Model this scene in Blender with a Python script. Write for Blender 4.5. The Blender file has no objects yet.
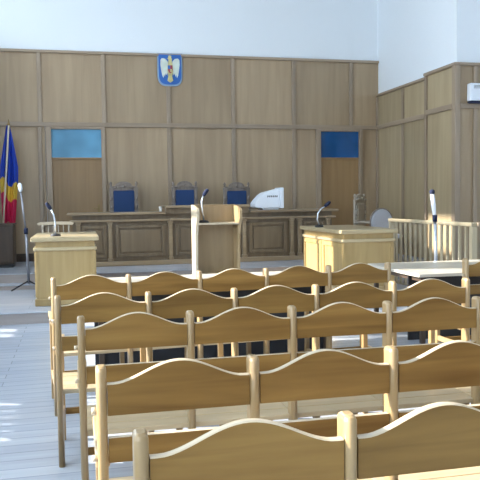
import bpy, bmesh, math, random
from mathutils import Vector, Matrix
random.seed(7)
S = bpy.context.scene
COL = S.collection
PI = math.pi
R = math.radians

# ------------------------------------------------------------------ materials
def new_mat(name):
    m = bpy.data.materials.new(name); m.use_nodes = True
    nt = m.node_tree
    return m, nt, nt.nodes['Principled BSDF']

def set_in(b, key, val):
    if key in b.inputs: b.inputs[key].default_value = val

def plain(name, col, rough=.5, metal=0., spec=.5, bump=0., bscale=200, coat=0., var=.0):
    m, nt, b = new_mat(name)
    set_in(b, 'Roughness', rough); set_in(b, 'Metallic', metal); set_in(b, 'Specular IOR Level', spec); set_in(b, 'Coat Weight', coat)
    tc = nt.nodes.new('ShaderNodeTexCoord'); n = nt.nodes.new('ShaderNodeTexNoise')
    n.inputs['Scale'].default_value = bscale if bump else 6
    n.inputs['Detail'].default_value = 4
    nt.links.new(tc.outputs['Object'], n.inputs['Vector'])
    r = nt.nodes.new('ShaderNodeValToRGB')
    v = var
    r.color_ramp.elements[0].position = .3; r.color_ramp.elements[1].position = .7
    r.color_ramp.elements[0].color = (*[c*(1-v) for c in col], 1)
    r.color_ramp.elements[1].color = (*[min(1, c*(1+v)) for c in col], 1)
    nt.links.new(n.outputs['Fac'], r.inputs['Fac']); nt.links.new(r.outputs['Color'], b.inputs['Base Color'])
    if bump:
        bp = nt.nodes.new('ShaderNodeBump'); bp.inputs['Strength'].default_value = bump; bp.inputs['Distance'].default_value = .002
        nt.links.new(n.outputs['Fac'], bp.inputs['Height']); nt.links.new(bp.outputs['Normal'], b.inputs['Normal'])
    return m

def wood(name, dark, light, axis='Z', scale=1., rough=.4, coat=.2, spec=.5, contrast=.22):
    """straight-grained varnished wood; grain runs along the object's axis; every object gets its own offset and tint"""
    m, nt, b = new_mat(name)
    L = nt.links
    tc = nt.nodes.new('ShaderNodeTexCoord'); oi = nt.nodes.new('ShaderNodeObjectInfo')
    off = nt.nodes.new('ShaderNodeVectorMath'); off.operation = 'SCALE'
    comb = nt.nodes.new('ShaderNodeCombineXYZ')
    for i in range(3): L.new(oi.outputs['Random'], comb.inputs[i])
    L.new(comb.outputs[0], off.inputs[0]); off.inputs['Scale'].default_value = 37.
    add = nt.nodes.new('ShaderNodeVectorMath'); add.operation = 'ADD'
    L.new(tc.outputs['Object'], add.inputs[0]); L.new(off.outputs[0], add.inputs[1])
    mp = nt.nodes.new('ShaderNodeMapping')
    sc = [14*scale]*3; sc['XYZ'.index(axis)] = .9*scale
    mp.inputs['Scale'].default_value = sc
    L.new(add.outputs[0], mp.inputs['Vector'])
    n1 = nt.nodes.new('ShaderNodeTexNoise'); n1.inputs['Scale'].default_value = 1.; n1.inputs['Detail'].default_value = 5; n1.inputs['Distortion'].default_value = .6
    L.new(mp.outputs[0], n1.inputs['Vector'])
    mp2 = nt.nodes.new('ShaderNodeMapping')
    sc2 = [2.6*scale]*3; sc2['XYZ'.index(axis)] = .7*scale
    mp2.inputs['Scale'].default_value = sc2
    L.new(add.outputs[0], mp2.inputs['Vector'])
    n2 = nt.nodes.new('ShaderNodeTexNoise'); n2.inputs['Scale'].default_value = 1.; n2.inputs['Detail'].default_value = 3
    L.new(mp2.outputs[0], n2.inputs['Vector'])
    mx = nt.nodes.new('ShaderNodeMath'); mx.operation = 'ADD'
    h1 = nt.nodes.new('ShaderNodeMath'); h1.operation = 'MULTIPLY'; h1.inputs[1].default_value = .55
    h2 = nt.nodes.new('ShaderNodeMath'); h2.operation = 'MULTIPLY'; h2.inputs[1].default_value = .45
    L.new(n1.outputs['Fac'], h1.inputs[0]); L.new(n2.outputs['Fac'], h2.inputs[0])
    L.new(h1.outputs[0], mx.inputs[0]); L.new(h2.outputs[0], mx.inputs[1])
    r = nt.nodes.new('ShaderNodeValToRGB')
    r.color_ramp.elements[0].position = .5-contrast; r.color_ramp.elements[1].position = .5+contrast
    r.color_ramp.elements[0].color = (*dark, 1); r.color_ramp.elements[1].color = (*light, 1)
    L.new(mx.outputs[0], r.inputs['Fac'])
    hs = nt.nodes.new('ShaderNodeHueSaturation')
    mr = nt.nodes.new('ShaderNodeMapRange'); mr.inputs['To Min'].default_value = .9; mr.inputs['To Max'].default_value = 1.1
    L.new(oi.outputs['Random'], mr.inputs['Value']); L.new(mr.outputs[0], hs.inputs['Value'])
    L.new(r.outputs['Color'], hs.inputs['Color']); L.new(hs.outputs['Color'], b.inputs['Base Color'])
    bp = nt.nodes.new('ShaderNodeBump'); bp.inputs['Strength'].default_value = .15; bp.inputs['Distance'].default_value = .002
    L.new(n1.outputs['Fac'], bp.inputs['Height']); L.new(bp.outputs['Normal'], b.inputs['Normal'])
    set_in(b, 'Roughness', rough); set_in(b, 'Coat Weight', coat); set_in(b, 'Coat Roughness', .25); set_in(b, 'Specular IOR Level', spec)
    return m

def floor_mat(name, col_a, col_b, joint, width=.14, rough=.25):
    """long floor boards running along X"""
    m, nt, b = new_mat(name); L = nt.links
    tc = nt.nodes.new('ShaderNodeTexCoord')
    br = nt.nodes.new('ShaderNodeTexBrick')
    br.offset = .37; br.inputs['Scale'].default_value = 1.
    br.inputs['Brick Width'].default_value = 1.8; br.inputs['Row Height'].default_value = width
    br.inputs['Mortar Size'].default_value = .004; br.inputs['Bias'].default_value = -.2
    br.inputs['Color1'].default_value = (*col_a, 1); br.inputs['Color2'].default_value = (*col_b, 1); br.inputs['Mortar'].default_value = (*joint, 1)
    L.new(tc.outputs['Object'], br.inputs['Vector'])
    mp = nt.nodes.new('ShaderNodeMapping'); mp.inputs['Scale'].default_value = (1.5, 18, 1)
    L.new(tc.outputs['Object'], mp.inputs['Vector'])
    n = nt.nodes.new('ShaderNodeTexNoise'); n.inputs['Scale'].default_value = 1.; n.inputs['Detail'].default_value = 4
    L.new(mp.outputs[0], n.inputs['Vector'])
    mr = nt.nodes.new('ShaderNodeMapRange'); mr.inputs['To Min'].default_value = .82; mr.inputs['To Max'].default_value = 1.16
    L.new(n.outputs['Fac'], mr.inputs['Value'])
    hs = nt.nodes.new('ShaderNodeHueSaturation'); L.new(mr.outputs[0], hs.inputs['Value']); L.new(br.outputs['Color'], hs.inputs['Color'])
    L.new(hs.outputs['Color'], b.inputs['Base Color'])
    set_in(b, 'Roughness', rough); set_in(b, 'Coat Weight', .15); set_in(b, 'Coat Roughness', .2)
    return m

OAK_V = wood('oak_panelling', (.285, .20, .118), (.42, .31, .19), 'Z', .6, .42, .15)
OAK_TRIM = wood('oak_trim', (.25, .185, .125), (.38, .29, .205), 'Z', .9, .4, .2)
OAK_RAIL = wood('oak_rail', (.25, .185, .125), (.38, .29, .205), 'X', .9, .4, .2)
OAK_RAILY = wood('oak_rail_side', (.25, .185, .125), (.38, .29, .205), 'Y', .9, .4, .2)
DOOR_W = wood('door_wood', (.24, .145, .062), (.36, .225, .105), 'Z', .6, .42, .15)
OAK_R = wood('oak_side_panelling', (.33, .25, .145), (.47, .37, .225), 'Z', .6, .42, .15)
JUDGE_W = wood('judge_bench_wood', (.125, .085, .045), (.225, .16, .092), 'Z', .9, .38, .25)
JUDGE_X = wood('judge_bench_top_wood', (.21, .145, .08), (.35, .255, .15), 'X', .9, .3, .35)
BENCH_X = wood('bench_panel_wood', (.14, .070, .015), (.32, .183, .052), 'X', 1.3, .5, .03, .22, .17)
BENCH_Z = wood('bench_post_wood', (.25, .16, .066), (.40, .27, .125), 'Z', 1.3, .36, .3)
SEAT_X = wood('bench_seat_wood', (.40, .30, .17), (.58, .46, .29), 'X', 1.3, .32, .35)
PALE_LIT_X = wood('pale_wood_and_lit_edge', (.50, .39, .25), (.68, .56, .40), 'X', 1.3, .3, .4)  # paints the light caught on bench top edges; also plain pale wood
BENCH_Y = wood('bench_arm_wood', (.36, .24, .11), (.54, .38, .20), 'Y', 1.3, .34, .3)
DESK_Z = wood('desk_wood', (.33, .22, .085), (.47, .335, .145), 'Z', .9, .38, .25)
DESK_X = wood('desk_top_wood', (.44, .34, .18), (.60, .48, .29), 'X', .9, .3, .4)
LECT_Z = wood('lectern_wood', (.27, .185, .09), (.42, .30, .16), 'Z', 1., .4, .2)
LECT_PALE_LIT = wood('lectern_pale_and_lit_wood', (.50, .40, .26), (.66, .55, .39), 'Z', 1., .4, .2)  # paler copy: sunlight painted on the left board; also the shelves
TABLE_W = wood('table_top_wood', (.50, .45, .37), (.63, .58, .49), 'X', .9, .3, .3)
BAL_W = wood('balustrade_wood', (.40, .33, .21), (.55, .46, .31), 'Z', 1., .4, .2)
CHAIR_W = wood('carved_chair_wood', (.13, .10, .08), (.25, .20, .16), 'Z', 2., .32, .4)
PALE_CH = wood('pale_chair_wood', (.27, .22, .16), (.42, .36, .28), 'Z', 2., .35, .3)
DARKW = wood('dark_cabinet_wood', (.045, .028, .018), (.085, .055, .035), 'Z', 1., .45, .1)
PLASTER = plain('white_plaster', (.80, .84, .87), .85, bump=.15, bscale=60, var=.015)
CEIL = plain('ceiling_paint', (.86, .88, .90), .9, var=.01)
FLOOR = floor_mat('pale_floor_boards', (.39, .43, .49), (.47, .50, .55), (.27, .29, .33))
DAIS = floor_mat('platform_floor', (.46, .49, .55), (.53, .55, .60), (.36, .38, .42), .3)
RISER = wood('step_riser', (.30, .26, .24), (.42, .37, .34), 'X', .8, .4, .15)
BLUE_PAD = plain('blue_upholstery', (.010, .04, .13), .75, bump=.4, bscale=400, var=.15)
GREY_PAD = plain('grey_blue_upholstery', (.36, .38, .42), .6, bump=.3, bscale=300, var=.1)
CHROME = plain('brushed_chrome', (.72, .76, .82), .28, 1., var=.05)
GUN = plain('dull_metal', (.30, .30, .33), .4, .7, var=.25)
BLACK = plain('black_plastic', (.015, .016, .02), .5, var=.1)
NAVY_M = plain('dark_blue_foam', (.012, .018, .05), .9, bump=.5, bscale=500, var=.2)
WHITE_P = plain('white_plastic', (.80, .84, .90), .45, var=.02)
SCREEN = plain('dark_screen', (.02, .025, .03), .1, var=.05)
PAPER = plain('white_paper', (.82, .82, .80), .7, var=.02)
F_BLUE = plain('flag_blue', (.012, .055, .46), .7, bump=.2, bscale=400, var=.08)
F_YEL = plain('flag_yellow', (.72, .47, .05), .7, bump=.2, bscale=400, var=.08)
F_RED = plain('flag_red', (.60, .015, .085), .7, bump=.2, bscale=400, var=.08)
POLE_W = plain('pale_flagpole', (.62, .55, .42), .45, var=.08)
BRASS = plain('brass', (.30, .21, .09), .4, .8, var=.1)
E_BLUE = plain('emblem_blue', (.02, .12, .42), .45, var=.08)
E_RIM = plain('emblem_rim', (.24, .36, .50), .45, var=.1)
E_GOLD = plain('emblem_gold', (.58, .52, .24), .45, .2, var=.3)
E_PALE = plain('emblem_pale', (.60, .66, .58), .45, var=.15)
E_RED = plain('emblem_red', (.35, .05, .06), .5, var=.1)
FRAME_W = plain('white_window_frame', (.80, .82, .84), .4, var=.02)

def glass_mat(name, col, rough=.08):
    m, nt, b = new_mat(name)
    tc = nt.nodes.new('ShaderNodeTexCoord'); n = nt.nodes.new('ShaderNodeTexNoise'); n.inputs['Scale'].default_value = 1.6
    nt.links.new(tc.outputs['Object'], n.inputs['Vector'])
    r = nt.nodes.new('ShaderNodeValToRGB')
    r.color_ramp.elements[0].position = .35; r.color_ramp.elements[1].position = .65
    r.color_ramp.elements[0].color = (*[c*.8 for c in col], 1); r.color_ramp.elements[1].color = (*[min(1, c*1.2) for c in col], 1)
    nt.links.new(n.outputs['Fac'], r.inputs['Fac']); nt.links.new(r.outputs['Color'], b.inputs['Base Color'])
    set_in(b, 'Roughness', rough)
    return m
PANE_PALE = glass_mat('glass_pale_sky_glow', (.11, .30, .46))  # blue glow of the sky behind, put into the pane's base colour
PANE_DEEP = glass_mat('glass_deep_sky_glow', (.012, .09, .26))  # same sky glow as a deeper base colour

# ------------------------------------------------------------------ mesh building
class MB:
    def __init__(s):
        s.bm = bmesh.new(); s.mi = 0
    def _mark(s, faces):
        for f in faces: f.material_index = s.mi
    def box(s, a, b, bev=0., mat=None):
        x0, y0, z0 = a; x1, y1, z1 = b
        t = bmesh.new()
        v = [t.verts.new(p) for p in ((x0,y0,z0),(x1,y0,z0),(x1,y1,z0),(x0,y1,z0),(x0,y0,z1),(x1,y0,z1),(x1,y1,z1),(x0,y1,z1))]
        for q in ((3,2,1,0),(4,5,6,7),(0,1,5,4),(1,2,6,5),(2,3,7,6),(3,0,4,7)): t.faces.new([v[i] for i in q])
        if bev: bmesh.ops.bevel(t, geom=t.edges[:], offset=bev, segments=2, profile=.5, affect='EDGES')
        s.join(t, mat); return s
    def join(s, t, mat=None):
        mp = {}
        for v in t.verts: mp[v] = s.bm.verts.new(mat @ v.co if mat else v.co)
        for f in t.faces:
            try:
                g = s.bm.faces.new([mp[v] for v in f.verts]); g.material_index = s.mi; g.smooth = f.smooth
            except ValueError: pass
        t.free()
    def prism(s, pts, d0, d1, plane='XZ', bev=0., edge_mi=None):
        """outline pts (u,v) extruded from d0 to d1 along the axis normal to plane"""
        def P(u, v, d):
            return {'XZ': (u, d, v), 'YZ': (d, u, v), 'XY': (u, v, d)}[plane]
        t = bmesh.new()
        a = [t.verts.new(P(u, v, d0)) for u, v in pts]; b = [t.verts.new(P(u, v, d1)) for u, v in pts]
        n = len(pts)
        fa = t.faces.new(a); fb = t.faces.new(b[::-1])
        for i in range(n):
            t.faces.new((a[i], b[i], b[(i+1) % n], a[(i+1) % n]))
        bmesh.ops.recalc_face_normals(t, faces=t.faces[:])
        if bev:
            es = [e for e in t.edges if (fa in e.link_faces or fb in e.link_faces)]
            bmesh.ops.bevel(t, geom=es, offset=bev, segments=2, profile=.5, affect='EDGES')
        s.join(t); return s
    def tube(s, path, rad, n=10, cap=True):
        path = [Vector(p) for p in path]
        rads = rad if isinstance(rad, (list, tuple)) else [rad]*len(path)
        t = bmesh.new(); rings = []
        up = None
        for i, p in enumerate(path):
            d = (path[min(i+1, len(path)-1)] - path[max(i-1, 0)]).normalized()
            if up is None:
                up = d.orthogonal().normalized()
            up = (up - d*up.dot(d)).normalized(); w = d.cross(up)
            rings.append([t.verts.new(p + (up*math.cos(2*PI*k/n) + w*math.sin(2*PI*k/n))*rads[i]) for k in range(n)])
        for i in range(len(rings)-1):
            for k in range(n):
                f = t.faces.new((rings[i][k], rings[i][(k+1) % n], rings[i+1][(k+1) % n], rings[i+1][k])); f.smooth = True
        if cap: t.faces.new(rings[0][::-1]); t.faces.new(rings[-1])
        bmesh.ops.recalc_face_normals(t, faces=t.faces[:])
        s.join(t); return s
    def lathe(s, prof, c=(0, 0, 0), n=20):
        """prof: (radius, z) from bottom to top about a vertical axis at c"""
        return s.tube([(c[0], c[1], c[2]+z) for r, z in prof], [max(r, .0006) for r, z in prof], n)
    def ball(s, c, r, sz=(1, 1, 1)):
        t = bmesh.new(); bmesh.ops.create_uvsphere(t, u_segments=14, v_segments=10, radius=r)
        for f in t.faces: f.smooth = True
        for v in t.verts: v.co = Vector((v.co.x*sz[0]+c[0], v.co.y*sz[1]+c[1], v.co.z*sz[2]+c[2]))
        s.join(t); return s
    def build(s, name, mat, parent=None, loc=(0, 0, 0), rz=0., extra=()):
        me = bpy.data.meshes.new(name); s.bm.to_mesh(me); s.bm.free()
        me.materials.append(mat)
        for m in extra: me.materials.append(m)
        o = bpy.data.objects.new(name, me); COL.objects.link(o)
        o.location = loc; o.rotation_euler = (0, 0, rz)
        if parent: o.parent = parent
        return o

def tag(o, label, cat, group=None):
    o['label'] = label; o['category'] = cat
    if group: o['group'] = group
    return o
def thing(name, label, cat, loc=(0, 0, 0), rz=0., group=None):
    o = bpy.data.objects.new(name, None); COL.objects.link(o)
    o.empty_display_size = .1
    o.location = loc; o.rotation_euler = (0, 0, rz)
    return tag(o, label, cat, group)
def struct(o):
    o['kind'] = 'structure'; return o
def children(o): return [c for c in bpy.data.objects if c.parent is o]
def copy_tree(o, parent=None):
    c = o.copy(); COL.objects.link(c)
    if parent: c.parent = parent
    for ch in children(o): copy_tree(ch, c)
    return c

# ------------------------------------------------------------------ the room
WY = 14.6            # inner face of the back wall
XR = 6.555           # side wall of the alcove on the right
XL = -2.0            # window wall
YR = -3.5            # wall behind the benches
H = 6.3
DZ = .38             # upper platform
LZ = .15             # lower platform
XF = 9.0             # far right of the hall before the alcove

struct(MB().box((XL-.3, YR-.3, -.2), (XF+.3, WY+.3, 0)).build('floor', FLOOR))
struct(MB().box((XL-.3, YR-.3, H), (XF+.3, WY+.3, H+.2)).build('ceiling', CEIL))
lo = MB().prism([(XL, 9.3), (5.05, 9.3), (5.05, 11.15), (XR, 11.15), (XR, WY), (XL, WY)], 0.0, LZ-.012, 'XY').build('floor_lower_platform', RISER)
struct(lo)
MB().prism([(XL, 9.28), (5.07, 9.28), (5.07, 11.15), (XR, 11.15), (XR, WY), (XL, WY)], LZ-.012, LZ, 'XY').build('platform_covering', DAIS, lo)
up_ = MB().prism([(XL, 12.1), (-.35, 12.1), (-.35, 11.72), (4.95, 11.72), (4.95, 12.0), (XR, 12.0), (XR, WY), (XL, WY)], LZ, DZ-.012, 'XY').build('floor_upper_platform', RISER)
struct(up_)
MB().prism([(XL, 12.08), (-.37, 12.08), (-.37, 11.70), (4.97, 11.70), (4.97, 11.98), (XR, 11.98), (XR, WY), (XL, WY)], DZ-.012, DZ, 'XY').build('platform_covering', DAIS, up_)
st = MB().box((XL, 11.78, LZ), (-.42, 12.1, .215)).build('floor_step', RISER)
struct(st)
MB().box((XL, 11.76, .215), (-.40, 12.08, .232)).build('step_tread', DAIS, st)

# back wall: plaster above, oak panelling below
wb = struct(MB().box((XL-.3, WY, 0), (XR+.3, WY+.3, H)).build('wall_back', PLASTER))
MID, TOP = 3.105, 4.55
ST = [-2.0, -.68, .57, 1.885, 3.25, 4.585, 5.90, XR]
for a, b in zip(ST[:-1], ST[1:]):
    MB().box((a, WY-.03, MID), (b, WY, TOP)).build('wood_panel', OAK_V, wb)
for a, b in ((-2.0, -.60), (.57, 1.885), (1.885, 3.25), (3.25, 4.585), (4.585, 5.12), (6.15, XR)):
    MB().box((a, WY-.03, DZ), (b, WY, MID)).build('wood_panel', OAK_V, wb)
for x in ST[1:-1]:
    MB().box((x-.04, WY-.07, MID), (x+.04, WY-.03, TOP), .008).build('stile', OAK_TRIM, wb)
for x in (-1.3, -.70, 1.885, 3.25, 4.585):
    MB().box((x-.04, WY-.07, DZ), (x+.04, WY-.03, MID), .008).build('stile', OAK_TRIM, wb)
MB().box((XL, WY-.085, MID-.045), (XR, WY-.03, MID+.045), .01).build('rail', OAK_RAIL, wb)
struct(MB().box((XL, WY-.085, TOP-.035), (XR, WY, TOP+.02), .01).build('trim_1', OAK_RAIL))
for i, (a, b) in enumerate(((XL, -.60), (.57, 5.12), (6.15, XR))):
    struct(MB().box((a, WY-.05, DZ), (b, WY-.03, DZ+.16), .006).build('baseboard_back' if i == 0 else 'baseboard_back_%d' % (i+1), DARKW if i == 0 else JUDGE_X))

def door(n, x0, x1, pane, hinge):
    d = struct(MB().box((x0, WY-.02, DZ), (x1, WY, 2.43)).build('door_%d' % n, DOOR_W))
    f = MB()
    f.box((x0-.11, WY-.09, DZ), (x0, WY, 3.06), .008); f.box((x1, WY-.09, DZ), (x1+.08, WY, 3.06), .008)
    f.box((x0, WY-.09, 3.015), (x1, WY, 3.06), .008)
    f.build('door_frame', OAK_TRIM, d)
    MB().box((x0, WY-.05, 2.415), (x1, WY-.0, 2.45), .004).build('transom_bar', DOOR_W, d)
    MB().box((x0, WY-.03, 2.45), (x1, WY-.005, 3.015)).build('transom_pane', pane, d)
    hx = x1-.08 if hinge > 0 else x0+.08
    h = MB().tube([(hx, WY-.02, 1.42), (hx, WY-.07, 1.42)], .011).tube([(hx, WY-.07, 1.42), (hx-.11*hinge, WY-.07, 1.42)], .009)
    h.box((hx-.02, WY-.026, 1.32), (hx+.02, WY-.02, 1.5), .002)
    h.build('door_handle', BRASS, d)
door(1, -.48, .50, PANE_PALE, 1)
door(2, 5.19, 6.08, PANE_DEEP, -1)

# right side: alcove wall, then the block that steps out
RT = 3.80
PX, PY0, PY1 = 6.37, 10.95, 11.98
wr = struct(MB().box((XR, PY1, 0), (XR+.3, WY+.3, H)).build('wall_right', PLASTER))
pan = [(PY1, 12.15), (12.15, 13.27), (13.27, WY)]
for a, b in pan:
    MB().box((XR-.03, a, LZ), (XR, b, MID)).build('wood_panel', OAK_R, wr)
    MB().box((XR-.03, a, MID), (XR, b, RT)).build('wood_panel', OAK_R, wr)
for y in (13.27, 14.53):
    MB().box((XR-.065, y-.04, LZ), (XR-.03, y+.04, RT), .008).build('stile', OAK_TRIM, wr)
MB().box((XR-.075, PY1, MID-.045), (XR-.03, WY, MID+.045), .01).build('rail', OAK_RAILY, wr)
struct(MB().box((XR-.08, PY1, RT-.02), (XR, WY-.1, RT+.035), .01).build('trim_2', OAK_RAILY))
wj = struct(MB().box((PX, PY0, 0), (XF+.3, PY1, H)).build('wall_right_block', PLASTER))
MB().box((PX-.03, PY0, 0), (PX, PY1, MID)).build('wood_panel', OAK_R, wj)
MB().box((PX-.03, PY0, MID), (PX, PY1, RT)).build('wood_panel', OAK_R, wj)
for a, b in ((PX, 7.3), (7.3, 8.2), (8.2, XF)):
    MB().box((a, PY0-.03, 0), (b, PY0, MID)).build('wood_panel', OAK_V, wj)
    MB().box((a, PY0-.03, MID), (b, PY0, RT)).build('wood_panel', OAK_V, wj)
MB().box((PX-.075, PY0-.075, 0), (PX+.03, PY0+.04, RT), .01).build('corner_post', OAK_TRIM, wj)
MB().box((PX-.07, PY1-.07, 0), (PX-.03, PY1, RT), .008).build('stile', OAK_TRIM, wj)
MB().box((6.66, PY0-.07, 0), (6.73, PY0-.03, RT), .008).build('stile', OAK_TRIM, wj)
MB().box((PX-.08, PY0+.04, MID-.045), (PX-.03, PY1-.07, MID+.045), .01).build('rail', OAK_RAILY, wj)
MB().box((PX+.03, PY0-.08, MID-.045), (XF, PY0-.03, MID+.045), .01).build('rail', OAK_RAIL, wj)
tp = MB().box((PX-.09, PY0-.09, RT-.02), (PX, PY1, RT+.035), .01).box((PX, PY0-.09, RT-.02), (XF, PY0, RT+.035), .01)
struct(tp.build('trim_3', OAK_RAIL))
struct(MB().box((XF, YR, 0), (XF+.3, PY0, H)).build('wall_far_right', PLASTER))

# window wall on the left and the wall behind, both out of the photo's frame
SILL, HEAD = 1.0, 4.6
CL0, CL1 = 4.9, 5.75                     # unseen high windows above the platform, added to brighten the back wall
ADDED_HW = [(9.6, 11.7), (12.0, 14.1)]
def window_wall(name, holes, along, fixed0, fixed1, lo_, hi_, low=(), high=()):
    m = MB()
    def bx(a, b, z0, z1):
        if along == 'Y': m.box((fixed0, a, z0), (fixed1, b, z1))
        else: m.box((a, fixed0, z0), (b, fixed1, z1))
    prev = lo_
    for a, b in high: bx(prev, a, HEAD, H); bx(a, b, HEAD, CL0); bx(a, b, CL1, H); prev = b
    bx(prev, hi_, HEAD, H)
    prev = lo_
    for a, b, z0, z1, bars in low:            # small barred openings under the sills
        bx(prev, a, 0, SILL); bx(a, b, 0, z0); bx(a, b, z1, SILL)
        for k in range(1, bars): y = a+(b-a)*k/bars; bx(y-.035, y+.035, z0, z1)
        prev = b
    bx(prev, hi_, 0, SILL)
    prev = lo_
    for a, b, *zz in holes:
        bx(prev, a, SILL, HEAD); prev = b
        if zz: bx(a, b, SILL, zz[0]); bx(a, b, zz[1], HEAD)
    bx(prev, hi_, SILL, HEAD)
    return struct(m.build(name, PLASTER))
ADDED_MW = [(11.4, 12.85, 2.9, 4.15)]          # unseen smaller window, added to throw sun on the right desk
LW = [(-2.6, -.9), (-.2, 1.5), (2.2, 3.9), (4.6, 6.3), (7.0, 8.7), (9.4, 11.1)]
window_wall('wall_left', LW+ADDED_MW, 'Y', XL-.3, XL, YR-.3, WY+.3, ((5.1, 6.05, .5, .955, 6), (8.75, 9.35, .4, .80, 2)), ADDED_HW)
RW = []
window_wall('wall_rear', RW, 'X', YR-.3, YR, XL-.3, XF+.3)
wn = 0
def window(a, b, along, c, SILL=SILL, HEAD=HEAD):
    global wn
    wn += 1
    m = MB()
    def bx(p, q, z0, z1, d=.03):
        if along == 'Y': m.box((c-d, p, z0), (c+d, q, z1), .006)
        else: m.box((p, c-d, z0), (q, c+d, z1), .006)
    bx(a, a+.07, SILL, HEAD); bx(b-.07, b, SILL, HEAD); bx(a, b, SILL, SILL+.08); bx(a, b, HEAD-.08, HEAD)
    bx((a+b)/2-.05, (a+b)/2+.05, SILL, HEAD)
    if HEAD-SILL > 2: bx(a, b, 3.3, 3.4)
    o = struct(m.build('window_%d' % wn, FRAME_W))
    s = MB()
    if along == 'Y': s.box((XL-.1, a-.05, SILL-.04), (XL+.12, b+.05, SILL), .008)
    else: s.box((a-.05, YR-.1, SILL-.04), (b+.05, YR+.12, SILL), .008)
    s.build('window_sill', FRAME_W, o)
for a, b in LW: window(a, b, 'Y', XL-.18)
for a, b, z0, z1 in ADDED_MW: window(a, b, 'Y', XL-.18, z0, z1)
for a, b in ADDED_HW: window(a, b, 'Y', XL-.18, CL0, CL1)
for a, b in RW: window(a, b, 'X', YR-.18)

# ------------------------------------------------------------------ spectators' benches
BW = .52             # one seat
PT = 1.01            # top of the posts
def wave(u):         # top edge of a back panel: flat shoulders, one soft hump
    t = min(1, max(0, (u-.05)/.9))
    h = .5-.5*math.cos(2*PI*t)
    return .952 + .066*(h**.85)
def make_bench():
    root = thing('courtroom_bench', 'x', 'bench')
    for k in range(6):
        x = BW*k; w = .0175
        m = MB(); n = 10; t = bmesh.new(); rings = []
        sec = [(w*math.cos(PI+PI*i/n), -.004+.020*math.sin(PI+PI*i/n)) for i in range(n+1)]+[(w, .038), (-w, .038)]
        for z, k_ in ((0, 1), (PT-.014, 1), (PT-.005, .86), (PT, .6)):
            rings.append([t.verts.new((x+px*k_, .01+(py-.01)*k_, z)) for px, py in sec])
        for r_, q_ in zip(rings[:-1], rings[1:]):
            for i in range(len(sec)):
                f = t.faces.new((r_[i], r_[(i+1) % len(sec)], q_[(i+1) % len(sec)], q_[i])); f.smooth = i < n and r_ is rings[0]
        t.faces.new(rings[0][::-1]); t.faces.new(rings[-1])
        bmesh.ops.recalc_face_normals(t, faces=t.faces[:])
        m.join(t)
        m.build('back_post', BENCH_Z, root)
        end = k in (0, 5)
        f = MB().box((x-w, .455, 0), (x+w, .497, .655 if end else .585), .006)
        f.build('front_post', BENCH_Z, root)
        if end: MB().prism([(.040, .655), (.50, .655), (.525, .664), (.53, .678), (.515, .690), (.040, .690)], x-.024, x+.024, 'YZ', .005).build('armrest', BENCH_Y, root)
        MB().box((x-.014, .04, .19), (x+.014, .455, .235), .004).build('side_stretcher', BENCH_Y, root)
    for k in range(5):
        x0 = BW*k+.019; x1 = BW*(k+1)-.019; n = 28
        top = [(x0+(x1-x0)*i/n, wave(i/n)) for i in range(n+1)]
        m = MB(); t = bmesh.new()
        y0, y1 = -.013, .012
        e = .0035
        # body of the panel
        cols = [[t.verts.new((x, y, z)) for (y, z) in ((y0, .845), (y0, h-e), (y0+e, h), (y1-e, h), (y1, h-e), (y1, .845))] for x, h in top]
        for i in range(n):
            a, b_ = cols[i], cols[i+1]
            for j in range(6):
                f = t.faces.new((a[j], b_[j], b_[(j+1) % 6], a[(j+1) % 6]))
                f.material_index = 1 if j in (1, 2, 3) else 0  # top edge faces take the pale tone, light painted in
        t.faces.new(cols[0][::-1]); t.faces.new(cols[-1])
        bmesh.ops.recalc_face_normals(t, faces=t.faces[:])
        me = bpy.data.meshes.new('back_panel'); t.to_mesh(me); t.free()
        me.materials.append(BENCH_X); me.materials.append(PALE_LIT_X); m.bm.free()
        o = bpy.data.objects.new('back_panel', me); COL.objects.link(o); o.parent = root
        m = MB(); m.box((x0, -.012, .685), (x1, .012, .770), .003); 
        q = m.build('lower_back_panel', BENCH_X, root, extra=(PALE_LIT_X,))
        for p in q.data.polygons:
            if p.normal.z > .5: p.material_index = 1  # upper faces paler: the light on them is in the colour
        m = MB()
        for j in range(4):
            ya = .015+j*.1125
            m.box((x0-.018, ya, .425), (x1+.018, ya+.108, .45), .004)
        m.build('seat', SEAT_X, root)
        MB().box((x0, .445, .400), (x1, .47, .424), .003).build('seat_rail', BENCH_X, root)
        MB().box((x0, .462, .17), (x1, .486, .21), .003).build('foot_stretcher', BENCH_X, root)
    for z in (.86, .70):
        MB().tube([(-.034, .008, z), (-.017, .008, z)], .011).build('peg', PALE_LIT_X, root)
    return root
b0 = make_bench()
rows = [
    (-.185, 5.20, R(4.5), 1.045, 'farthest wooden bench of the left block, in front of the lectern', 'back'),
    (-.13, 4.175, 0, 1.015, 'second farthest wooden bench, its back showing between two other rows', ''),
    (0.0, 3.375, 0, 1.008, 'wooden bench of the middle row, third from the front of the hall', ''),
    (.06, 2.325, 0, 1.0, 'second nearest wooden bench, behind the one nearest the viewer', ''),
    (.13, 1.625, 0, 1.0, 'nearest wooden bench with wavy back cut off by the lower picture edge', ''),
    (3.335, 5.56, R(2), 1.0, 'wooden bench cut off at the right edge, before the pale table', ''),
]
for i, (x, y, a, sx, lab, _) in enumerate(rows):
    o = b0 if i == 0 else copy_tree(b0)
    o.location = (x, y, 0); o.rotation_euler = (0, 0, a); o.scale = (sx, 1, 1)
    tag(o, lab, 'bench', 'wavy-backed wooden benches')

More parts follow.
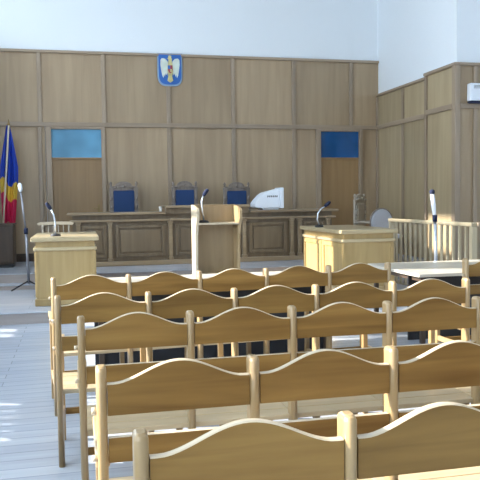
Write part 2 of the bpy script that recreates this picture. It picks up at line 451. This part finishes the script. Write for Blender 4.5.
# ------------------------------------------------------------------ judges' bench
J0, J1, JY = -.15, 4.88, 12.85
jb = thing('judges_bench', 'long panelled oak judges bench with raised middle on the platform', 'judges bench', (0, 0, 0))
jz = DZ
MB().box((J0+.05, JY+.08, jz), (J1-.05, JY+.14, 1.31)).build('front_board', JUDGE_W, jb)
MB().box((J0+.05, JY+.14, jz), (J0+.09, JY+.68, 1.31)).build('end_board', JUDGE_W, jb)
MB().box((J1-.09, JY+.14, jz), (J1-.05, JY+.68, 1.31)).build('end_board', JUDGE_W, jb)
MB().box((J0, JY+.0, jz), (J1, JY+.08, jz+.085), .012).build('plinth', JUDGE_X, jb)
for x0, x1, z in ((J0-.04, 1.56, 1.355), (3.16, J1+.04, 1.355), (1.56, 3.16, 1.465)):
    MB().box((x0, JY-.07, z-.045), (x1, JY+.70, z), .012).build('desk_top', JUDGE_X, jb)
MB().box((1.57, JY+.0, 1.31), (3.15, JY+.1, 1.42), .006).build('raised_fascia', JUDGE_W, jb)
for x0, x1 in ((J0, 1.66), (1.66, 3.06), (3.06, J1)):
    MB().box((x0, JY-.02, 1.185), (x1, JY+.08, 1.225), .01).build('cornice', JUDGE_X, jb)
for x in (.0, .56, 1.66, 3.06, 4.0, 4.16, 4.74):
    m = MB()
    m.box((x-.05, JY-.0, jz+.085), (x+.05, JY+.08, jz+.14), .008)
    m.box((x-.035, JY+.015, jz+.14), (x+.035, JY+.08, 1.145), .006)
    m.box((x-.05, JY+.0, 1.145), (x+.05, JY+.08, 1.185), .006)
    m.build('pilaster', JUDGE_X, jb)
for x0, x1 in ((.05, .5), (.66, 1.56), (1.76, 2.96), (3.16, 3.90), (4.24, 4.68)):
    m = MB(); z0, z1 = .54, 1.12; w = .055; y0, y1 = JY+.045, JY+.08
    m.box((x0, y0, z0), (x0+w, y1, z1), .008); m.box((x1-w, y0, z0), (x1, y1, z1), .008)
    m.box((x0+w, y0, z0), (x1-w, y1, z0+w), .008); m.box((x0+w, y0, z1-w), (x1-w, y1, z1), .008)
    m.build('panel_frame', JUDGE_W, jb)
    MB().box((x0+w+.03, JY+.06, z0+w+.03), (x1-w-.03, JY+.082, z1-w-.03), .01).build('raised_panel', JUDGE_W, jb)

# judges' carved armchairs
def carved_chair(label, loc, rz, wood_m, pad_m, h=1.56, w=.53, group=None, name='carved_armchair'):
    t = thing(name, label, 'chair', loc, rz, group)
    hw = w/2
    # back frame: faces -Y, back at y = +.25
    m = MB()
    zt = h-.16
    outer = [(-hw, .50), (-hw, zt-.02), (-hw-.005, zt+.03), (-hw+.05, zt+.055), (-hw*.62, zt+.06)]
    n = 14
    for i in range(n+1):
        a = PI - PI*i/n
        outer.append((math.cos(a)*hw*.6, zt+.055+math.sin(a)*.095))
    outer += [(hw*.62, zt+.06), (hw-.05, zt+.055), (hw+.005, zt+.03), (hw, zt-.02), (hw, .50)]
    inner = [(hw-.075, .50), (hw-.075, zt-.03), (-hw+.075, zt-.03), (-hw+.075, .50)]
    m.prism(outer+inner, .23, .28, 'XZ', .006)
    m.box((-hw+.075, .235, .50), (hw-.075, .275, .58), .006)
    m.build('back_frame', wood_m, t)
    m = MB()
    m.prism([(math.cos(a)*.13, zt+.03+math.sin(a)*.075) for a in [PI*i/10 for i in range(11)]], .205, .232, 'XZ', .006)
    m.build('crest', wood_m, t)
    MB().ball((0, .21, zt+.065), .028).build('boss', wood_m, t)
    for s_ in (-1, 1):
        for k in range(4):
            MB().ball((s_*(hw-.036), .222, .72+k*(zt-.74)/4), .026, (1, .7, 1.7)).build('boss', wood_m, t)
        MB().ball((s_*.17, .215, zt+.03), .03, (1.4, .7, .8)).build('boss', wood_m, t)
    for s_ in (-1, 1):
        m = MB().lathe([(.012, 0), (.026, .012), (.018, .03), (.03, .055), (.022, .085), (.004, .105)], (s_*(hw-.03), .255, zt+.045))
        m.build('finial', wood_m, t)
    m = MB().box((-hw+.075, .212, .58), (hw-.075, .262, zt-.03), .018); m.build('back_pad', pad_m, t)
    MB().box((-hw, -.26, .36), (hw, .26, .42), .012).build('seat_frame', wood_m, t)
    MB().box((-hw+.03, -.25, .42), (hw-.03, .225, .485), .025).build('seat_pad', pad_m, t)
    for s_ in (-1, 1):
        MB().tube([(s_*(hw-.02), .24, .70), (s_*hw, .1, .71), (s_*(hw+.01), -.1, .70), (s_*(hw+.01), -.22, .695), (s_*(hw+.01), -.26, .66)], [.022, .026, .028, .03, .02]).build('armrest', wood_m, t)
        MB().lathe([(.018, 0), (.026, .04), (.016, .12), (.022, .25)], (s_*(hw-.0), -.2, .42), 12).build('arm_support', wood_m, t)
        MB().lathe([(.02, 0), (.03, .03), (.018, .06), (.03, .22), (.026, .36)], (s_*(hw-.03), -.22, 0), 12).build('leg', wood_m, t)
        MB().box((s_*(hw-.03)-.022, .22, 0), (s_*(hw-.03)+.022, .27, .50), .005).build('leg', wood_m, t)
    return t
CG = 'carved judges chairs with blue backs'
carved_chair('leftmost carved chair with blue back, behind the lower left wing of the judges bench', (.90, 13.86, DZ), 0, CHAIR_W, BLUE_PAD, 1.58, .56, CG)
carved_chair('middle of the three blue-backed carved chairs, left of the lectern microphone', (2.12, 13.86, DZ), 0, CHAIR_W, BLUE_PAD, 1.58, .53, CG)
carved_chair('blue-backed carved chair nearest the white monitor on the judges bench', (3.20, 13.86, DZ), 0, CHAIR_W, BLUE_PAD, 1.55, .56, CG)
carved_chair('pale carved chair turned sideways behind the right desk', (5.60, 12.80, DZ), R(38), PALE_CH, PALE_CH, 1.27, .42)

# white monitor seen from the side
mo = thing('computer_monitor', 'white bulky computer monitor seen from the side on the judges bench', 'monitor', (3.59, 13.13, 1.358))
MB().prism([(-.30, .05), (-.305, .12), (-.27, .17), (-.16, .285), (-.09, .33), (.17, .395), (.20, .395), (.20, .03), (-.24, .03)], -.19, .19, 'XZ', .018).build('casing', WHITE_P, mo)
MB().box((.20, -.215, .02), (.27, .215, .42), .015).build('bezel', WHITE_P, mo)
MB().box((.2695, -.17, .08), (.274, .17, .37)).build('screen', SCREEN, mo)
MB().box((-.14, -.15, 0), (.18, .15, .032), .008).build('foot', WHITE_P, mo)
for k in range(6):
    x = -.055+k*.036
    MB().prism([(x, .235), (x+.022, .239), (x+.022, .275), (x, .265)], -.1925, -.188, 'XZ').build('vent_slot', BLACK, mo)
# small white cup
cup = thing('paper_cup', 'small white cup standing on the judges bench by the raised middle', 'cup', (1.49, 12.95, 1.357))
c = MB().lathe([(.022, 0), (.026, .04), (.031, .085), (.033, .088), (.029, .086), (.024, .012), (.001, .01)], (0, 0, 0), 18); c.build('cup_body', PAPER, cup)
MB().lathe([(.031, .083), (.0345, .086), (.0345, .091), (.031, .092)], (0, 0, 0), 18).build('rim', PAPER, cup)

# ------------------------------------------------------------------ side desks
def side_desk(name, label, x0, x1, y0, y1, z0, ht):
    t = thing(name, label, 'desk', ((x0+x1)/2, (y0+y1)/2, z0), 0, 'side desks before the judges bench')
    hx, hy = (x1-x0)/2, (y1-y0)/2
    e = .03
    MB().box((-hx+e, -hy+e, .10), (hx-e, hy-e, ht-.045)).build('body', DESK_Z, t)
    MB().box((-hx+.005, -hy+.005, 0), (hx-.005, hy-.005, .10), .012).build('plinth', DESK_Z, t)
    MB().box((-hx-.03, -hy-.03, ht-.06), (hx+.03, hy+.03, ht), .014).build('desk_top', DESK_X, t)
    MB().box((-hx+.0, -hy+.0, ht-.185), (hx-.0, hy-.0, ht-.14), .012).build('moulding', DESK_X, t)
    def frame(face, a0, a1, d):
        m = MB(); zb, zt, w = .12, ht-.2, .09
        for (p, q, z_0, z_1) in ((a0, a0+w, zb, zt), (a1-w, a1, zb, zt), (a0+w, a1-w, zb, zb+w), (a0+w, a1-w, zt-w*.7, zt)):
            if face == 'X': m.box((d-.012, p, z_0), (d+.012, q, z_1), .004)
            else: m.box((p, d-.012, z_0), (q, d+.012, z_1), .004)
        m.build('side_frame', DESK_Z, t)
    frame('X', -hy+e, -.01, -hx+e-.005); frame('X', .01, hy-e, -hx+e-.005)
    frame('X', -hy+e, -.01, hx-e+.005); frame('X', .01, hy-e, hx-e+.005)
    for k in range(2):
        xx = (-hx+e+.02, hx-e-.02)[k]
        MB().box((xx-.02, -hy+e-.008, .10), (xx+.02, -hy+e+.01, ht-.185), .003).build('corner_strip', DESK_Z, t)
    return t
side_desk('side_desk', 'pale oak desk on the left with a microphone, facing the hall', -.60, .24, 9.76, 11.3, LZ, .935)
side_desk('side_desk', 'pale oak desk on the right showing its corner, next to the balustrade', 3.72, 4.56, 9.53, 11.4, LZ, .945)

# ------------------------------------------------------------------ lectern
le = thing('lectern', 'tall wooden lectern with open back standing before the judges bench', 'lectern', (1.925, 9.85, LZ))
prof = [(-.20, 0), (.20, 0), (.20, 1.34), (-.24, 1.29), (-.27, 1.25), (-.27, 1.14), (-.20, 1.06), (-.13, .9), (-.10, .5), (-.15, .1)]
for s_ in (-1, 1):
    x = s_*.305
    MB().prism(prof, x-.02, x+.02, 'YZ', .004).build('side_panel', LECT_PALE_LIT if s_ < 0 else LECT_Z, le)  # left board gets the paler wood as painted sunlight
MB().box((-.285, .16, .06), (.285, .19, 1.32)).build('front_panel', LECT_Z, le)
MB().box((-.285, -.21, 1.06), (.285, .16, 1.085), .004).build('shelf', LECT_PALE_LIT, le)
MB().box((-.285, -.09, .30), (.285, .16, .345), .006).build('shelf', LECT_PALE_LIT, le)
MB().box((-.285, .15, 1.32), (.285, .20, 1.34), .006).build('top_cap', LECT_Z, le)

def gooseneck(label, loc, path, cap, group=None, name='gooseneck_microphone', head=NAVY_M):
    t = thing(name, label, 'microphone', loc, 0, group)
    MB().lathe([(.07, 0), (.07, .018), (.055, .03), (.022, .036)], (0, 0, 0), 24).build('base', BLACK, t)
    MB().tube(path, .011).build('stem', CHROME, t)
    a, b = Vector(cap[0]), Vector(cap[1]); d = (b-a)
    MB().tube([a, a+d*.15, a+d*.5, a+d*.9, b], [.014, .024, .028, .024, .008], 14).build('capsule', head, t)
    return t
MG = 'desk microphones'
gooseneck('chrome gooseneck microphone on the left desk, bent to the left', (-.31, 10.05, LZ+.935),
          [(0, 0, .03), (0, 0, .14), (-.005, 0, .22), (-.02, 0, .30), (-.05, -.01, .37)], ((-.05, -.01, .37), (-.115, -.02, .465)), MG)
gooseneck('chrome gooseneck microphone on the right desk, bent to the right', (3.80, 10.75, LZ+.945),
          [(0, 0, .03), (-.03, 0, .12), (-.02, 0, .22), (.03, 0, .29), (.09, -.01, .33)], ((.09, -.01, .33), (.19, -.02, .41)), MG)
t = gooseneck('dark gooseneck microphone standing inside the top of the lectern at its left', (1.735, 9.77, LZ+1.086),
          [(0, 0, .03), (-.02, 0, .16), (-.03, 0, .30), (-.005, 0, .38)], ((-.005, 0, .38), (.065, -.01, .475)), MG)

# ------------------------------------------------------------------ balustrade and what stands by it
ba = thing('balustrade', 'light wooden balustrade with square spindles before the right wall', 'balustrade', (5.2, 8.5, 0))
L_ = 2.58
MB().box((-.045, -.02, 1.145), (.045, L_, 1.20), .012).build('top_rail', BAL_W, ba)
MB().box((-.03, 0, .09), (.03, L_-.05, .14), .006).build('bottom_rail', BAL_W, ba)
for y in (0, L_-.06):
    MB().box((-.04, y-.04, 0), (.04, y+.04, 1.145), .006).build('newel_post', BAL_W, ba)
for k in range(14):
    y = .175+k*.167
    MB().box((-.018, y-.018, .14), (.018, y+.018, 1.145), .004).build('baluster', BAL_W, ba)
MB().box((.045, -.045, 1.145), (1.9, .045, 1.20), .012).build('top_rail', OAK_RAIL, ba)
MB().box((.04, -.03, .09), (1.86, .03, .14), .006).build('bottom_rail', BAL_W, ba)
for k in range(10):
    x = .19+k*.17
    MB().box((x-.018, -.018, .14), (x+.018, .018, 1.145), .004).build('baluster', OAK_TRIM, ba)
MB().box((1.84, -.04, 0), (1.92, .04, 1.145), .006).build('newel_post', BAL_W, ba)

def plain_table(label, x0, x1, y0, y1, panel_y):
    ta = thing('plain_table', label, 'table', ((x0+x1)/2, (y0+y1)/2, 0), 0, 'pale tables before the platform')
    hx, hy = (x1-x0)/2, (y1-y0)/2; py = panel_y-(y0+y1)/2
    MB().box((-hx, -hy, .715), (hx, hy, .75), .006).build('table_top', TABLE_W, ta)
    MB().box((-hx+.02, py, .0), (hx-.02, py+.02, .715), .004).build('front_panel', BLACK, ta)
    for sx in (-1, 1):
        MB().box((sx*(hx-.08)-.02, -hy+.08, .66), (sx*(hx-.08)+.02, hy-.08, .715), .004).build('apron', DARKW, ta)
        for sy in (-1, 1):
            MB().box((sx*(hx-.08)-.025, sy*(hy-.08)-.025, 0), (sx*(hx-.08)+.025, sy*(hy-.08)+.025, .66), .005).build('leg', DARKW, ta)
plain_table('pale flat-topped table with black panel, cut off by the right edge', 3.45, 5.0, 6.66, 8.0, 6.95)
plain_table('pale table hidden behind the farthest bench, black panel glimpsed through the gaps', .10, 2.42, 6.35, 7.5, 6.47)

def floor_mic(label, loc, joint, top, group):
    t = thing('microphone_stand', label, 'microphone stand', loc, 0, group)
    for a in (90, 210, 330):
        d = Vector((math.cos(R(a)), math.sin(R(a)), 0))
        MB().tube([d*.02+Vector((0, 0, .14)), d*.30+Vector((0, 0, .012))], .012).build('leg', BLACK, t)
    j = Vector(joint); tp_ = Vector(top)
    MB().tube([(0, 0, .10), j*.6+Vector((0, 0, .04)), j], [.022, .022, .02]).build('pole', CHROME if group == 'r' else GUN, t)
    MB().tube([j-Vector((0, 0, .045)), j+Vector((0, 0, .045))], .032).build('clutch', NAVY_M, t)
    d = (tp_-j)
    MB().tube([j, j+d*.45, j+d*.84], [.02, .03, .026] if group == 'r' else [.014, .016, .014]).build('boom', WHITE_P if group == 'r' else GUN, t)
    MB().tube([j+d*.82, j+d*.88, j+d*.96, tp_], [.022, .035, .035, .012], 14).build('microphone', NAVY_M if group == 'r' else WHITE_P, t)
    t['group'] = 'floor microphone stands'
    return t
floor_mic('upright floor microphone stand in front of the balustrade, behind the pale table', (4.66, 8.5, 0), (-.03, 0, 1.27), (-.075, 0, 1.655), 'r')
floor_mic('slanting floor microphone stand left of the left desk, near the flag', (-.80, 11.72, LZ), (-.02, 0, .95), (-.095, 0, 1.72), 'l')

# wooden chair behind the left desk
ch = thing('wooden_chair', 'wooden chair with a pale top rail behind the left desk', 'chair', (-.36, 11.68, LZ))
MB().box((-.22, -.2, .43), (.22, .22, .465), .01).build('seat', PALE_CH, ch)
MB().prism([(-.29, 1.06), (-.27, 1.03), (0, 1.035), (.27, 1.03), (.29, 1.06), (.24, 1.082), (0, 1.088), (-.24, 1.082)], .19, .225, 'XZ', .006).build('top_rail', PALE_LIT_X, ch)
for s_ in (-1, 1):
    MB().tube([(s_*.20, .21, 0), (s_*.20, .20, .46), (s_*.21, .205, 1.04)], [.018, .02, .016]).build('back_post', PALE_CH, ch)
    MB().tube([(s_*.19, -.17, 0), (s_*.19, -.17, .43)], [.016, .022]).build('leg', PALE_CH, ch)
for k in range(4):
    x = -.12+k*.08
    MB().tube([(x, .205, .465), (x, .207, 1.035)], .01).build('spindle', PALE_CH, ch)

# rounded padded chair behind the right desk
rc = thing('padded_chair', 'padded chair with rounded grey-blue back behind the right desk', 'chair', (5.62, 12.35, DZ), R(0))
n = 18
arc = [(.215*math.cos(PI*i/n), .72+.24*math.sin(PI*i/n)) for i in range(n+1)]
MB().prism([(.20, .56)]+arc+[(-.20, .56)], -.02, .05, 'XZ', .015).build('back_pad', GREY_PAD, rc)
pts = [(.225*math.cos(PI*i/n), .015, .72+.25*math.sin(PI*i/n)) for i in range(n+1)]
MB().tube([(.21, .015, .44)]+pts+[(-.21, .015, .44)], .016).build('back_frame', CHAIR_W, rc)
MB().box((-.23, -.44, .42), (.23, .0, .50), .03).build('seat', GREY_PAD, rc)
for sx in (-1, 1):
    MB().tube([(sx*.2, .0, .42), (sx*.22, .05, 0)], [.02, .015]).build('leg', CHAIR_W, rc)
    MB().tube([(sx*.2, -.40, .42), (sx*.21, -.42, 0)], [.02, .015]).build('leg', CHAIR_W, rc)

# ------------------------------------------------------------------ flag, cabinet, emblem, wall unit
fl = thing('flag', 'blue, yellow and red flag hanging from a leaning pole', 'flag', (-1.46, 14.05, DZ))
A, B = Vector((0, 0, 0)), Vector((.225, 0, 2.66))
MB().tube([A, B], .018, 12).build('flagpole', POLE_W, fl)
MB().lathe([(.018, 0), (.03, .02), (.018, .05), (.003, .12)], (.222, 0, 2.645), 12).build('finial', BRASS, fl)
MB().lathe([(.16, 0), (.16, .03), (.06, .05), (.03, .12)], (0, 0, 0), 24).build('base', BRASS, fl)
t = bmesh.new(); NU, NV = 48, 90
def shp(u, v):
    z = 2.655-v*1.86
    top = Vector((.225*(z/2.66), 0, 0)).x
    w = .05+.28*min(1, v/.42)**.9
    if v > .55: w -= .10*((v-.55)/.45)
    c_ = top-.02+.10*v
    x = c_+(u-.45)*w
    amp = .015+.055*min(1, v/.3)
    y = .028+amp*(.5+.5*math.sin(u*6.5*PI+v*1.2))+.012*(1+math.sin(u*17+v*5))
    zz = z-.05*math.sin(u*PI*3)*v-.12*(u-.3)*(v**2)
    return (x, y, zz)
g = [[t.verts.new(shp(i/NU, j/NV)) for i in range(NU+1)] for j in range(NV+1)]
for j in range(NV):
    for i in range(NU):
        f = t.faces.new((g[j][i], g[j][i+1], g[j+1][i+1], g[j+1][i])); f.smooth = True
        u, v = i/NU, j/NV
        s_ = v+.12*(.5-u)*-1*0+.05*math.sin(u*9)
        f.material_index = 0 if s_ < .55+.06*u else (1 if s_ < .70+.07*u else 2)
me = bpy.data.meshes.new('cloth'); t.to_mesh(me); t.free()
for mm in (F_BLUE, F_YEL, F_RED): me.materials.append(mm)
o = bpy.data.objects.new('cloth', me); COL.objects.link(o); o.parent = fl
sm = o.modifiers.new('thick', 'SOLIDIFY'); sm.thickness = .003

cb = thing('dark_cabinet', 'low dark wooden cabinet in the left corner below the flag', 'cabinet', (-1.55, 13.55, DZ))
MB().box((-.40, -.25, .06), (.40, .25, .77), .008).build('body', DARKW, cb)
MB().box((-.42, -.27, .77), (.42, .27, .80), .008).build('cabinet_top', DARKW, cb)
MB().box((-.38, -.22, 0), (.38, .25, .06)).build('plinth', BLACK, cb)
for s_ in (-1, 1):
    d = MB().box((s_*.2-.185, -.268, .09), (s_*.2+.185, -.25, .74), .005).build('door', DARKW, cb)
    MB().ball((s_*.2-s_*.15, -.28, .45), .013).build('knob', BRASS, d)

em = thing('coat_of_arms_sign', 'blue coat of arms plaque with a gold eagle high on the back wall', 'coat of arms', (1.925, WY-.075, 3.91))
def shield(w, h, cz):
    p = [(-w, cz+h), (w, cz+h), (w, cz+h*.0)]
    for i in range(1, 13):
        a = -PI/2*i/12
        p.append((w*math.cos(a)**.55 if i < 12 else 0, cz-h*.38+math.sin(a)*h*.62))
    q = [(-x, z) for x, z in p[2:-1]][::-1]
    return p+q
MB().prism(shield(.258, .335, .335), -.0, .03, 'XZ', .006).build('rim', E_RIM, em)
MB().prism(shield(.232, .305, .337), -.012, .0, 'XZ', .004).build('field', E_BLUE, em)
m = MB()
for s_ in (-1, 1):
    wing = [(.03, .40), (.05, .50), (.10, .555), (.165, .565), (.195, .53), (.20, .44), (.185, .33), (.165, .22), (.14, .165), (.125, .24), (.11, .19), (.09, .26), (.07, .22), (.05, .30)]
    m.prism([(s_*x, z) for x, z in (wing if s_ > 0 else wing[::-1])], -.022, -.012, 'XZ', .002)
m.build('wings', E_PALE, em)
m = MB().prism([(-.05, .42), (-.035, .49), (-.03, .54), (-.055, .56), (-.03, .585), (.02, .585), (.04, .55), (.035, .49), (.05, .42), (.06, .30), (.04, .20), (.06, .11), (.0, .07), (-.06, .11), (-.04, .20), (-.06, .30)], -.03, -.012, 'XZ', .003)
m.build('eagle_body', E_GOLD, em)
m = MB().prism([(-.03, .585), (-.035, .625), (-.015, .605), (0, .635), (.015, .605), (.03, .625), (.025, .585)], -.026, -.012, 'XZ', .002); m.build('crown', E_GOLD, em)
MB().prism([(-.05, .42), (.05, .42), (.05, .33), (.03, .28), (0, .255), (-.03, .28), (-.05, .33)], -.038, -.03, 'XZ', .002).build('small_shield', E_RED, em)
MB().box((-.05, -.041, .345), (0, -.036, .415)).build('shield_quarter', E_BLUE, em)
MB().box((0, -.041, .285), (.035, -.036, .345)).build('shield_quarter', E_GOLD, em)

ac = thing('mounted_wall_unit', 'white box fixed high on the panelling at the right picture edge', 'wall unit', (6.54, PY0-.05, 3.14))
MB().box((0, -.11, .04), (.85, .02, .34), .018).build('casing', WHITE_P, ac)
MB().box((.01, -.10, 0), (.84, .015, .045), .006).build('outlet_grille', NAVY_M, ac)
m = MB()
for k in range(3): m.box((.06, -.114, .25+k*.022), (.79, -.109, .258+k*.022))
m.build('intake_slots', BLACK, ac)

# ------------------------------------------------------------------ light: sky and sun through the windows
w = bpy.data.worlds.new('daylight'); S.world = w; w.use_nodes = True
nt = w.node_tree; bg = nt.nodes['Background']
bg.inputs['Color'].default_value = (.72, .86, 1.0, 1); bg.inputs['Strength'].default_value = 3.7
sun = bpy.data.lights.new('sun', 'SUN'); sun.energy = 7.5; sun.angle = R(1.0); sun.color = (1., .94, .86)
so = bpy.data.objects.new('sun', sun); COL.objects.link(so)
sd = Vector((math.cos(R(27))*math.cos(R(-14)), math.cos(R(27))*math.sin(R(-14)), -math.sin(R(27))))
so.rotation_euler = sd.to_track_quat('-Z', 'Y').to_euler(); so.location = (-8, 5, 8)
def portal(name, loc, sx, sy, direction):
    l = bpy.data.lights.new(name, 'AREA'); l.shape = 'RECTANGLE'; l.size = sx; l.size_y = sy
    l.cycles.is_portal = True
    o = bpy.data.objects.new(name, l); COL.objects.link(o); o.location = loc
    o.rotation_euler = Vector(direction).to_track_quat('-Z', 'Z').to_euler()
for a, b in LW: portal('window_daylight', (XL-.27, (a+b)/2, (SILL+HEAD)/2), b-a, HEAD-SILL, (1, 0, 0))
for a, b, z0, z1 in ADDED_MW: portal('window_daylight', (XL-.27, (a+b)/2, (z0+z1)/2), b-a, z1-z0, (1, 0, 0))
for a, b in ADDED_HW: portal('window_daylight', (XL-.27, (a+b)/2, (CL0+CL1)/2), b-a, CL1-CL0, (1, 0, 0))
for a, b in RW: portal('window_daylight', ((a+b)/2, YR-.27, (SILL+HEAD)/2), b-a, HEAD-SILL, (0, 1, 0))

# ------------------------------------------------------------------ camera
cd = bpy.data.cameras.new('camera'); cd.sensor_width = 36; cd.lens = 52.5; cd.clip_end = 100
co = bpy.data.objects.new('camera', cd); COL.objects.link(co)
yaw, pitch, roll = R(13), math.atan(40/700), R(.8)
fw = Vector((math.sin(yaw)*math.cos(pitch), math.cos(yaw)*math.cos(pitch), -math.sin(pitch)))
r0 = Vector((math.cos(yaw), -math.sin(yaw), 0)); u0 = r0.cross(fw)
rr = r0*math.cos(roll)-u0*math.sin(roll); uu = u0*math.cos(roll)+r0*math.sin(roll)
M = Matrix((( rr.x, uu.x, -fw.x, 0), (rr.y, uu.y, -fw.y, 0), (rr.z, uu.z, -fw.z, 1.55), (0, 0, 0, 1)))
co.matrix_world = M
S.camera = co
S.view_settings.view_transform = 'Standard'; S.view_settings.look = 'None'
S.view_settings.gamma = 1; S.view_settings.use_curve_mapping = False
S.view_settings.exposure = 1.08
S.cycles.use_denoising = True
S.cycles.max_bounces = 8; S.cycles.diffuse_bounces = 6
